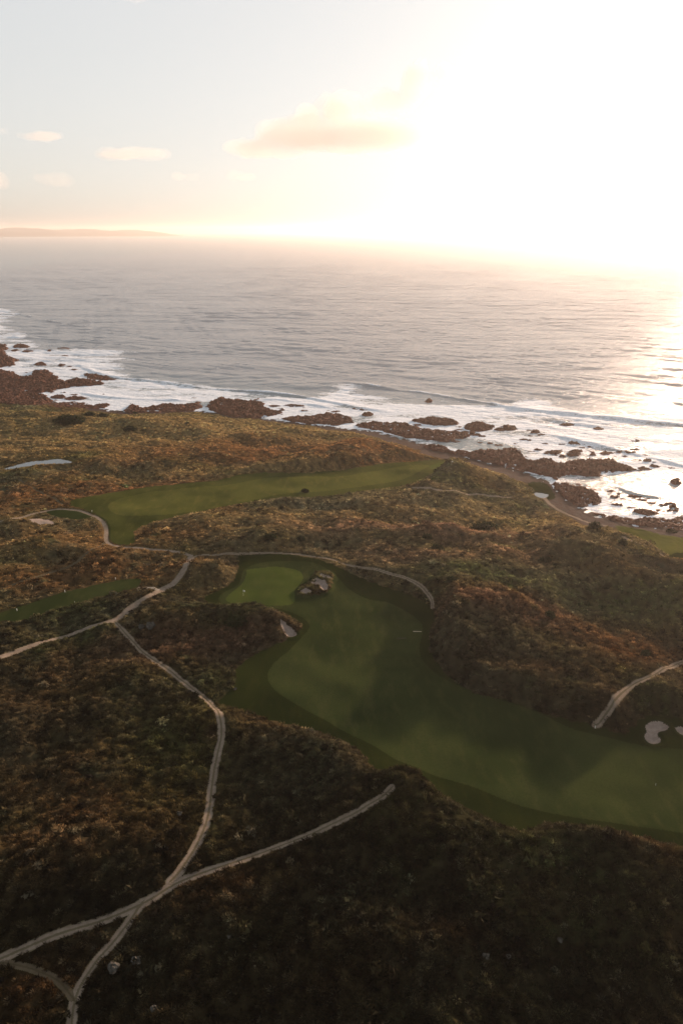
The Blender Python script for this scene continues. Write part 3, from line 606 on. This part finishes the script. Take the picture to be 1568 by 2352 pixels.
REEFS = [
 ([(-90,800),(-40,789),(0,791),(17,792),(19,800),(8,806),(12,811),(27,820),(44,825),(30,829),(38,838),(21,842),(0,843),(-90,850)], 5.0, 'dark rock headland cut off by the left edge, farthest up the coast'),
 ([(-120,860),(-40,846),(0,848),(21,851),(42,859),(60,867),(75,863),(73,855),(83,850),(112,850),(127,859),(133,869),(149,873),(179,868),(208,871),(245,880),(208,885),(166,887),(135,894),(90,902),(110,910),(125,919),(104,931),(62,939),(0,935),(-120,930)], 4.6, 'big brown reef reaching into the surf at the left of the coast'),
 ([(191,858),(212,857),(250,864),(275,873),(235,875),(205,871)], 2.6, 'flat broken rock off the tip of the big left reef'),
 ([(112,913),(130,906),(153,908),(142,915)], 2.4, 'knobbly rock just below the big left reef'), ([(146,916),(172,908),(200,913),(180,918)], 2.4, 'pointed low rock between big left reef and the dunes'),
 ([(104,928),(150,921),(190,922),(215,930),(240,938),(120,938)], 1.8, 'low dark shelf of rock against the dunes below the left reef'), ([(195,932),(215,928),(252,926),(240,937)], 2.4, 'ragged rock at the foot of the dunes behind two round bushes'),
 ([(285,942),(302,926),(318,930),(330,937),(350,931),(372,927),(392,924),(412,930),(458,923),(468,932),(440,944),(300,950)], 3.4, 'row of jagged lit rocks along the beach left of the pinnacle reef'),
 ([(474,933),(484,920),(509,914),(534,917),(571,920),(594,914),(602,928),(609,935),(634,943),(650,946),(630,954),(584,960),(534,957),(484,942)], 5.2, 'tall jagged pinnacle reef at the water in the middle left'),
 ([(652,930),(668,926),(684,928),(700,931),(672,934)], 2.4, 'small pale topped rock standing off the pinnacle reef'), ([(616,930),(632,928),(645,932),(625,934)], 1.8, 'thin rock in the gap beside the pinnacle reef'),
 ([(636,960),(700,954),(750,949),(784,951),(804,953),(814,970),(760,976),(690,970)], 3.6, 'low rounded reef straight ahead between dune and surf'),
 ([(814,975),(859,968),(899,969),(934,972),(969,983),(1024,988),(1084,988),(1099,998),(1064,1004),(1024,1015),(984,1009),(934,1005),(874,988),(834,983)], 4.0, 'long brown reef ridge at the centre of the shore'),
 ([(944,964),(970,959),(994,957),(1039,963),(1054,973),(1010,976),(970,972)], 3.2, 'rock hump seaward of the long central reef'),
 ([(1064,980),(1084,970),(1124,973),(1136,982),(1110,990),(1080,988)], 3.8, 'domed rock at the right end of the central reef'), ([(1134,986),(1150,977),(1179,976),(1186,984),(1165,989)], 3.4, 'flat topped rock just right of the domed rock'),
 ([(960,1022),(1010,1022),(1040,1034),(1062,1033),(1112,1035),(1163,1033),(1188,1034),(1204,1046),(1221,1058),(1246,1050),(1288,1062),(1330,1054),(1372,1056),(1401,1052),(1430,1066),(1472,1079),(1430,1084),(1393,1083),(1376,1094),(1309,1089),(1276,1098),(1204,1082),(1121,1062),(1070,1048),(1000,1034)], 4.6, 'huge red brown reef platform jutting far into the sea at right'),
 ([(1150,1032),(1170,1027),(1192,1029),(1198,1037),(1170,1040)], 3.2, 'rock knob on the inner edge of the big right reef'),
 ([(1267,1106),(1313,1112),(1343,1117),(1376,1137),(1376,1154),(1347,1163),(1313,1156),(1288,1135)], 3.2, 'broad dark reef lobe below the big right reef beside the bay'),
 ([(1347,1168),(1393,1180),(1455,1189),(1514,1184),(1531,1190),(1568,1182),(1700,1190),(1750,1240),(1568,1217),(1518,1212),(1455,1204),(1393,1192)], 2.4, 'dark weedy reef strip along the beach at the lower right'),
 ([(1452,1172),(1470,1167),(1500,1170),(1514,1178),(1480,1182)], 2.4, 'dark rock island in the inner bay at lower right'),
 ([(830,952),(838,946),(850,945),(858,951),(846,955)], 2.6, 'lone chunky rock in the foam above the central reef'), ([(976,920),(984,914),(992,919),(984,923)], 2.2, 'solitary rock hit by spray farthest out at centre'),
 ([(804,938),(820,934),(848,941),(825,941)], 1.4, 'thin awash rock left of the chunky rock'), ([(1216,994),(1222,986),(1234,987),(1244,993),(1228,997)], 2.8, 'squat brown rock right of the flat topped rock'),
 ([(1172,994),(1186,989),(1208,994),(1190,997)], 1.6, 'ragged low rock just left of the squat rock'), ([(1284,973),(1300,969),(1318,972),(1300,976)], 1.5, 'long thin rock alone in open foam right of centre'),
 ([(1246,1039),(1262,1034),(1290,1030),(1288,1038),(1266,1043)], 2.4, 'slanted rock just seaward of the big right reef'), ([(1300,1045),(1308,1035),(1326,1035),(1333,1043),(1315,1047)], 3.0, 'blocky rock seaward of the big right reef'),
 ([(1355,1044),(1360,1036),(1368,1044)], 2.4, 'upright rock beside the blocky rock'), ([(1374,1040),(1388,1035),(1402,1040),(1388,1044)], 1.9, 'flat rock right of the upright rock'),
 ([(1446,1012),(1456,1007),(1476,1008),(1470,1014),(1452,1015)], 2.0, 'pale brown rock far out in foam near the right edge'), ([(1472,1058),(1480,1052),(1494,1054),(1492,1060)], 2.3, 'rounded rock off the tip of the big right reef'),
 ([(1300,1014),(1312,1010),(1330,1012),(1315,1017)], 1.8, 'low rock in mid foam above the blocky rock'), ([(1362,981),(1372,978),(1382,981),(1370,983)], 1.4, 'low rock in upper foam near the right'),
 ([(28,797),(42,789),(55,790),(72,796),(50,799)], 2.8, 'dark rock topmost in the white water at the left'), ([(25,804),(35,801),(46,803),(34,806)], 1.8, 'small dark rock below the topmost left rock'),
 ([(50,806),(62,803),(78,804),(64,808)], 1.5, 'flat dark rock right of the small left rock'), ([(108,804),(114,801),(122,803),(114,806)], 1.6, 'small rock where the left breaker begins'),
 ([(130,800),(142,797),(160,798),(146,802)], 1.6, 'thin dark rock farther out beyond the left breaker'), ([(78,837),(86,832),(98,831),(108,837),(90,840)], 2.4, 'chunky rock in foam above the big left reef'),
 ([(132,837),(140,834),(152,837),(140,840)], 1.6, 'flat rock under the left breaker'), ([(340,...)] if False else [(440,913),(447,909),(455,913),(447,915)], 1.8, 'small black rock in the water left of the pinnacle reef'),
 ([(1538,1106),(1545,1098),(1562,1100),(1566,1108),(1550,1111)], 3.4, 'stout rock at the right edge beside the bay'), ([(1530,1168),(1540,1160),(1556,1162),(1558,1172),(1540,1173)], 3.0, 'dark boulder at right edge of the glittering bay'),
 ([(1336,1127),(1345,1122),(1356,1126),(1350,1131)], 2.2, 'boulder at the corner of the broad reef lobe'), ([(1352,1097),(1366,1094),(1378,1097),(1366,1101)], 1.6, 'flat rock under the big right reef'),
]
for i, (pts, hm, lb) in enumerate(REEFS):
    P = np.array([p for p in pts if p is not Ellipsis], float); x, y = at_z(P[:, 0], P[:, 1], np.full(len(P), .6)); Q = np.stack([x, y], 1)
    size = np.ptp(Q, 0).max()
    reef('reef' if size > 45 else 'sea_rock', Q if size > 45 else smooth(Q, True, 2), hm, .85 if size > 45 else .5, lb, None, i*7, .35 if size > 45 else .6, 'reef' if size > 45 else 'rock', 3.4 if size > 45 else 1.2)
SMALL = [('small low rocks scattered in the foam off the big right reef', 'small rocks in the foam off the right reef', 1200, 1540, 985, 1095, 46, 2.0), ('little rocks awash beside the long central reef', 'little rocks beside the central reef', 860, 1240, 955, 1040, 26, 1.7),
 ('little dark rocks dotting the white water at far left', 'little rocks in the left surf', 40, 240, 800, 935, 24, 1.8), ('small weedy rocks in the shallow bay at lower right', 'small rocks in the inner bay', 1290, 1560, 1105, 1185, 40, 1.6),
 ('small rocks trailing beside the jagged pinnacle reef', 'small rocks by the pinnacle reef', 590, 780, 925, 955, 12, 1.7)]
for lb, gp, u0, u1, v0, v1, n, sz in SMALL:
    for k in range(n):
        t = rnd.random(); u = u0+(u1-u0)*t; v = v0+(v1-v0)*(.55*t+.45*rnd.random()) if u0 > 800 else v0+(v1-v0)*rnd.random()
        x, y = at_z(np.array([u]), np.array([v]), 0.0)
        if sdp(x, y, LAND, 60)[0] > -3: continue
        s = sz*rnd.uniform(.5, 1.5); a0 = rnd.uniform(0, 3)
        Q = np.array([[x[0]+s*rnd.uniform(.7, 1.5)*math.cos(a0+j*math.pi/3.5)*1.4, y[0]+s*rnd.uniform(.7, 1.5)*math.sin(a0+j*math.pi/3.5)] for j in range(7)])
        reef('small_rock', Q, s*.75, .42, lb, gp, k*3+1, .9, 'rock', .6)

# ------------------------------------------------------------------ bushes and boulders on the dunes
def leaf_mound(name, c, rx, ry, h, n, ls, col, label, cat='bush', group=None):
    """a low round shrub: leaf-sized faces through the volume of an uneven dome"""
    d = rng.normal(size=(n, 3)); d[:, 2] = np.abs(d[:, 2]); d /= np.linalg.norm(d, axis=1)[:, None]
    lump = 1+.20*np.sin(d[:, 0]*5+1)*np.cos(d[:, 1]*6)+.12*np.sin(d[:, 0]*13+d[:, 2]*9)
    rad = (.72+.28*rng.random(n)**.5)*lump
    p = d*rad[:, None]*np.array([rx, ry, h])
    p[:, 2] -= .15
    q = rng.normal(size=(n, 3, 3)); q = q/np.linalg.norm(q, axis=2)[..., None]*ls*(.6+.8*rng.random((n, 1, 1)))
    V = (p[:, None, :]+q).reshape(-1, 3); cc = np.repeat(np.array(col)*(1+.3*rng.normal(size=(n, 1))), 3, 0)
    # dense heart so no light leaks through
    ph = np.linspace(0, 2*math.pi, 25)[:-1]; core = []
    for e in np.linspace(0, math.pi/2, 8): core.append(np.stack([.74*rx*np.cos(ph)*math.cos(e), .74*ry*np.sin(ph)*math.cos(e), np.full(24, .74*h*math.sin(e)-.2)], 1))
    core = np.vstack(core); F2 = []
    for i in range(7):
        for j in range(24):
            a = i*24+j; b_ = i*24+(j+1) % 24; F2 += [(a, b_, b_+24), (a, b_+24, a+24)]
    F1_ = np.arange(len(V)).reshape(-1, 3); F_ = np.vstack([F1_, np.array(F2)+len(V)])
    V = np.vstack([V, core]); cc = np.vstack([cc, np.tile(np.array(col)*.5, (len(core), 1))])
    o = mesh_np(name, V, F_, M_BUSH, False, None, np.clip(cc, .003, .4)); o.location = c; tag(o, label, cat, group); return o
BUSH = [(1111,1216,30,9,2.6,'dark oval bush alone on the middle dune slope'),(160,970,31,9,3.4,'largest dark green bush near the far left shore'),(299,987,14,6,2.4,'small dark bush right of the largest left shore bush'),
 (206,952,11,5,1.8,'left one of two round bushes before the left reef'),(236,956,12,5,1.8,'right one of two round bushes before the left reef'),(310,950,6,3,1.2,'tiny bush beside the row of jagged rocks'),
 (1364,1212,14,6,2.0,'grey green bush at the end of the beach track'),(1540,1222,11,4,1.2,'low bush on the coastal fairway edge'),(1038,1337,15,6,1.6,'dark low bush on the green slope right of the bunkers'),
 (1260,1420,12,6,1.8,'dark round bush in the reddish grass right of the fairway neck'),(1428,1250,10,7,1.8,'small bush beneath the seaward tee on the right dune'),(690,1239,10,4,1.4,'small black bush above the green'),
 (618,1235,16,5,1.4,'low wide bush left of the small black bush'),(980,1234,11,5,1.5,'round dark bush on the grassy ridge crest'),(1002,1260,14,5,1.2,'flat green bush below the ridge crest'),(430,973,5,2,1.0,'tiny dark shrub on the far left dunes'),
 (672,963,8,3,1.3,'tiny bush beside the low rounded reef'),(1395,1348,9,5,1.5,'small round bush on the shaded right dune'),(1480,1505,9,6,1.4,'low bush in dark rust heath near the right path'),
 (545,1428,26,9,1.8,'dark green thicket on the mound left of the fairway'),(700,1130,9,3,1.2,'small bush at the near edge of the far fairway'),(1250,1290,12,5,1.3,'dark shrub on the left flank of the big dune')]
for u, v, ru, rv, h, lb in BUSH:
    x, y = first_hit(np.array([u]), np.array([v]), Hc); z = float(H(x, y)[0]); dd = math.sqrt(x[0]**2+y[0]**2+(CAMZ-z)**2)
    rx = ru*dd/FPX; ry = max(.7*rx, 1.0)
    leaf_mound('bush', (x[0], y[0], z), rx, ry, h*1.45, int(420+rx*260), .20+.035*rx, (.016, .023, .009), lb)
def boulder(name, c, s, label, group=None, mat=M_STONE, flat=.7):
    V, F_ = [], []
    nu, nv = 14, 9
    sd = rnd.random()*50
    for j in range(nv):
        e = -math.pi/2+math.pi*j/(nv-1)
        for i in range(nu):
            a = 2*math.pi*i/nu; p = Vector((math.cos(a)*math.cos(e), math.sin(a)*math.cos(e), math.sin(e)*flat))
            k = 1+.28*math.sin(3*a+sd+2*e)*math.cos(2*e+sd)+.14*math.sin(7*a+sd*3)*math.sin(5*e+sd); V.append(tuple(p*s*k))
    for j in range(nv-1):
        for i in range(nu): F_.append((j*nu+i, j*nu+(i+1) % nu, (j+1)*nu+(i+1) % nu, (j+1)*nu+i))
    o = mesh_np(name, np.array(V), np.array(F_), mat, False); o.location = c; tag(o, label, 'boulder', group); return o
BO = [(347,1443,1.5,'tall pale boulder among scrub right of the upper junction'),(326,1442,1.1,'smaller grey boulder just left of the tall pale boulder'),(314,2209,.9,'pale stone in the dark heath right of the lower path'),
 (354,2322,.6,'small stone near the bottom edge right of the lower path'),(262,2230,1.0,'grey outcrop stone close beside the lower path'),(526,2152,.4,'tiny white stone in black heath lower left of centre'),(1115,2200,.6,'pale stone in the dark scrub at lower right of centre'),
 (1167,2197,.45,'small white stone right of the pale scrub stone'),(1286,2157,.5,'stone on the shaded green slope at lower right'),(540,1585,.5,'pale stone at the tip of the dark mown collar'),(412,1872,.6,'grey stone in scrub left of the winding track')]
for u, v, s, lb in BO:
    x, y = first_hit(np.array([u]), np.array([v]), Hc); boulder('boulder', (x[0], y[0], float(H(x, y)[0])+s*.45), s, lb)

# ------------------------------------------------------------------ golf furniture
def simple(name, rgb, rough=.5, spec=.4):
    b = NB(name, rough, spec); n = b.noise(9, 2); b.color(b.mix(n, rgb, tuple(.82*c for c in rgb))); return b.m
M_WHITE = simple('white_paint', (.82, .82, .78)); M_CLOTH = simple('flag_cloth', (.85, .85, .8), .8); M_WOOD = simple('weathered_timber', (.36, .31, .25), .9, .1); M_STEEL = simple('grey_metal', (.3, .3, .3), .4)
def cyl(r0, r1, z0, z1, n=10, cx=0, cy=0):
    V = [(cx+r0*math.cos(2*math.pi*i/n), cy+r0*math.sin(2*math.pi*i/n), z0) for i in range(n)]+[(cx+r1*math.cos(2*math.pi*i/n), cy+r1*math.sin(2*math.pi*i/n), z1) for i in range(n)]
    F_ = [(i, (i+1) % n, n+(i+1) % n, n+i) for i in range(n)]+[(2*n, i, (i+1) % n, i) for i in ()]
    V += [(cx, cy, z1)]; F_ += [(n+i, n+(i+1) % n, 2*n, 2*n) for i in range(n)]
    return V, F_
def pymesh(name, V, F_, mat, parent=None):
    me = D.meshes.new(name); F_ = [tuple(dict.fromkeys(f)) for f in F_]; me.from_pydata(V, [], F_); me.materials.append(mat); o = D.objects.new(name, me); sc.collection.objects.link(o)
    if parent: o.parent = parent
    return o
def box(x0, x1, y0, y1, z0, z1, ch=.0):
    V = [(x0, y0, z0), (x1, y0, z0), (x1, y1, z0), (x0, y1, z0), (x0+ch, y0+ch, z1), (x1-ch, y0+ch, z1), (x1-ch, y1-ch, z1), (x0+ch, y1-ch, z1)]
    return V, [(0, 3, 2, 1), (4, 5, 6, 7), (0, 1, 5, 4), (1, 2, 6, 5), (2, 3, 7, 6), (3, 0, 4, 7)]
def flag(u, v, label, mat, hgt=2.3):
    x, y = first_hit(np.array([u]), np.array([v]), Hc); z = float(H(x, y)[0])
    e = D.objects.new('golf_flag', None); sc.collection.objects.link(e); e.location = (x[0], y[0], z); e.rotation_euler.z = R(-20); tag(e, label, 'golf flag')
    Vp, Fp = cyl(.022, .012, -.1, hgt, 8); pymesh('pole', Vp, Fp, M_WHITE, e)
    V, F_ = [], []
    n = 10
    for t in (.014, -.014):
        for i in range(n+1):
            s = i/n
            for zz in (hgt-.02, hgt-.55-.05*s): V.append((s*.72, t+.11*math.sin(s*7)*s, zz-.16*s*s))
    for i in range(n):
        a = 2*i; F_.append((a, a+2, a+3, a+1)); b2 = 2*(n+1)+2*i; F_.append((b2, b2+1, b2+3, b2+2)); F_.append((a, b2, b2+2, a+2)); F_.append((a+1, a+3, b2+3, b2+1))
    F_.append((0, 1, 2*(n+1)+1, 2*(n+1))); a = 2*n; F_.append((a, 2*(n+1)+a, 2*(n+1)+a+1, a+1))
    pymesh('flag_cloth', V, F_, mat, e); Vc, Fc = cyl(.055, .055, -.08, .006, 12); pymesh('cup', Vc, Fc, M_WHITE, e)
flag(559, 1366, 'white flag on its pole on the near putting green', M_CLOTH)
flag(1036, 1069, 'tiny pale flag on the far putting green by the beach', M_CLOTH, 2.3)
def marker(u, v, label, s=.25, group=None, mat=M_WHITE):
    x, y = first_hit(np.array([u]), np.array([v]), Hc); z = float(H(x, y)[0])
    e = D.objects.new('marker_post', None); sc.collection.objects.link(e); e.location = (x[0], y[0], z); tag(e, label, 'marker post', group)
    V, F_ = cyl(s*.32, s*.3, -.1, s*3.2, 10); pymesh('post', V, F_, mat, e); V, F_ = cyl(s*.4, s*.15, s*3.2, s*3.7, 10); pymesh('cap', V, F_, mat, e)
marker(402//1*0+266, 1332, 'white marker post on top edge of the left fairway strip'); marker(150, 1360, 'white marker post midway along the left fairway strip'); marker(40, 1402, 'white marker post at left end of the fairway strip')
marker(172, 1382, 'tiny marker on the middle of the left fairway strip', .14); marker(1366, 1669, 'small white post where the right path meets the fairway', .22); marker(1504, 1804, 'tiny white marker low on the big fairway at right', .14)
marker(1202, 1062, 'bright marker on the pebble beach below the right reef', .5); marker(869, 957, 'bright marker between dune edge and central reef', .5) ; marker(212, 1175, 'white marker post beside the small tee', .24)
marker(736, 981, 'thin pale stake standing on the far dunes', .3)
def bench(u, v, rz, label):
    x, y = first_hit(np.array([u]), np.array([v]), Hc); z = float(H(x, y)[0])
    e = D.objects.new('irrigation_cover', None); sc.collection.objects.link(e); e.location = (x[0], y[0], z); e.rotation_euler.z = rz; tag(e, label, 'bench'); e.name = 'bench'
    V, F_ = box(-.95, .95, -.22, .22, .40, .47, .01); pymesh('seat', V, F_, M_WOOD, e)
    V, F_ = box(-.95, .95, .22, .27, .55, .9, .01); pymesh('backrest', V, F_, M_WOOD, e)
    for sx in (-.8, .8):
        for sy in (-.18, .2): V, F_ = box(sx-.04, sx+.04, sy-.04, sy+.04, -.1, .395 if sy < 0 else .9, 0); pymesh('leg', V, F_, M_WOOD, e)
def strip(u, v, L, wd, rz, mat, name, label, cat):
    x, y = first_hit(np.array([u]), np.array([v]), Hc); z = float(H(x, y)[0])
    V, F_ = box(-L/2, L/2, -wd/2, wd/2, -.15, .09, .05); o = pymesh(name, V, F_, mat); o.location = (x[0], y[0], z); o.rotation_euler.z = rz; tag(o, label, cat)
strip(958, 1449, 2.9, .42, R(-4), M_WOOD, 'timber_sleeper', 'pale timber sleeper lying on the neck of the fairway', 'sleeper')
strip(922, 1468, 3.0, .45, R(2), simple('dark_timber', (.05, .042, .03), .9, .1), 'timber_sleeper', 'dark timber sleeper left of the pale one on the fairway', 'sleeper')
# timber steps down from the broad track to the left fairway strip
A0 = first_hit(np.array([317.]), np.array([1349.]), Hc); A1 = first_hit(np.array([364.]), np.array([1355.]), Hc)
p0 = np.array([A0[0][0], A0[1][0]]); p1 = np.array([A1[0][0], A1[1][0]]); dv = p1-p0; rz = math.atan2(dv[1], dv[0])
e = D.objects.new('timber_steps', None); sc.collection.objects.link(e); e.location = (p0[0], p0[1], float(H(p0[:1], p0[1:])[0])); tag(e, 'pale timber steps between the left fairway strip and the broad track', 'steps')
for k in range(16):
    q = p0+dv*k/15; zq = float(H(q[:1], q[1:])[0])-e.location.z
    V, F_ = box(-.17, .17, -.75, .75, -.15, .14, .02); o = pymesh('tread', V, F_, M_WOOD, e); o.location = (q[0]-p0[0], q[1]-p0[1], zq); o.rotation_euler.z = rz

# ------------------------------------------------------------------ far headlands
b = NB('far_land'); b.color(b.mix(b.noise(.003, 4), (.085, .07, .065), (.12, .095, .085))); M_FAR = b.m
def headland(u0, u1, Rd, prof, depth, label):
    n = 260; V = []; F_ = []
    us = np.linspace(u0, u1, n); az = np.arctan2((us-784)/FPX, CP)
    hs = np.interp(us, [p[0] for p in prof], [p[1] for p in prof])+np.array([4*math.sin(i*.31)+2.5*math.sin(i*.83+1) for i in range(n)])*np.interp(us, [p[0] for p in prof], [min(1, p[1]/30) for p in prof])
    ds = np.linspace(0, 1, 14)
    for i in range(n):
        for t in ds:
            r = Rd+depth*t; hh = max(hs[i], 0)*math.sin(math.pi*min(1, t*1.0))**.6*(1+.15*math.sin(i*.2+t*9))-2; V.append((r*math.sin(az[i]), r*math.cos(az[i]), hh))
    m = len(ds); F_ = [(i*m+j, (i+1)*m+j, (i+1)*m+j+1, i*m+j+1) for i in range(n-1) for j in range(m-1)]
    o = mesh_np('hills', np.array(V), np.array(F_), M_FAR, True); tag(o, label, 'headland', None, 'structure')
headland(-500, 470, 19500, [(-500,165),(-100,170),(0,160),(60,156),(140,182),(200,166),(260,146),(300,148),(380,132),(430,80),(470,0)], 3000, 'long low headland on the horizon at the left')
headland(930, 1220, 25000, [(930,0),(1000,110),(1080,180),(1130,190),(1180,110),(1220,0)], 2500, 'faint low island on the horizon right of centre')

# ------------------------------------------------------------------ clouds
def vol_mat(name, dens, colr, g=.3):
    m = D.materials.new(name); m.use_nodes = True; t = m.node_tree; t.nodes.remove(t.nodes['Principled BSDF'])
    v = t.nodes.new('ShaderNodeVolumePrincipled'); v.inputs['Color'].default_value = (*colr, 1); v.inputs['Density'].default_value = dens; v.inputs['Anisotropy'].default_value = g
    t.links.new(v.outputs[0], t.nodes['Material Output'].inputs['Volume']); return m
M_CLOUD = vol_mat('cloud_vapour', .0012, (.97, .89, .81), .3)
M_WISP = vol_mat('thin_cloud_vapour', .0006, (.96, .88, .81), .3)
def cloud(parts, label, dist=9000):
    import bmesh
    bm = bmesh.new()
    for u, v, ru, rv in parts:
        for k in range(max(3, int(ru/14))):
            uu = u+rnd.uniform(-.7, .7)*ru; vv = v+rnd.uniform(-.35, .5)*rv; dx, dy, dz = ray(uu, vv); s = dist*(1+rnd.uniform(-.03, .03))
            a = ru/FPX*dist*rnd.uniform(.46, .78); c_ = rv/FPX*dist*rnd.uniform(1.0, 1.5)
            r = bmesh.ops.create_icosphere(bm, subdivisions=3, radius=1)
            for vt in r['verts']: vt.co = Vector((vt.co.x*a, vt.co.y*max(c_, a*.6), vt.co.z*c_))+Vector((dx*s, dy*s, CAMZ+dz*s))
    me = D.meshes.new('cloud'); bm.to_mesh(me); bm.free(); me.materials.append(M_CLOUD if len(parts) > 3 else M_WISP); o = D.objects.new('cloud', me); sc.collection.objects.link(o)
    rm = o.modifiers.new('remesh', 'REMESH'); rm.mode = 'VOXEL'; rm.voxel_size = 28
    tx = D.textures.new('cloud_noise', 'CLOUDS'); tx.noise_scale = 160; tx.noise_depth = 3
    dm = o.modifiers.new('ragged', 'DISPLACE'); dm.texture = tx; dm.strength = 110; dm.mid_level = .5
    tag(o, label, 'cloud')
cloud([(790,312,170,22),(700,310,90,26),(640,340,95,14),(870,300,90,14),(740,265,60,26),(800,245,60,24),(600,350,60,8)], 'largest peach cloud with a flat base over the middle of the sea')
cloud([(910,225,55,24),(950,190,34,36),(975,160,14,20),(1045,172,50,14)], 'upright ragged cloud rising above the right end of the largest cloud')
cloud([(295,352,88,10),(340,352,40,9)], 'flat peach cloud alone in the left of the sky')
cloud([(125,412,46,10)], 'small peach cloud low in the left of the sky')
cloud([(540,406,48,7)], 'thin low cloud below the left end of the largest cloud'); cloud([(432,407,34,6)], 'faint thin cloud just left of the thin low cloud')
cloud([(6,300,18,9)], 'small cloud cut off by the left edge, higher one'); cloud([(95,314,60,7)], 'faint wispy streak of cloud right of the left edge cloud')
cloud([(10,415,26,14)], 'low faint cloud cut off by the left edge'); cloud([(1120,382,32,12)], 'very faint small cloud low right of centre'); cloud([(1565,212,28,16)], 'faint cloud cut off by the right edge')
cloud([(305,-2,28,6)], 'cloud scrap touching the top edge of the photo')

# ------------------------------------------------------------------ haze
HB = box(-33000, 33000, -1200, 32000, -22, 262)
o = pymesh('haze', HB[0], HB[1], vol_mat('sea_haze', HAZE, (.98, .91, .85), .6)); tag(o, 'warm evening sea haze over the whole coast', 'haze', None, 'stuff')
print('objects', len(D.objects))
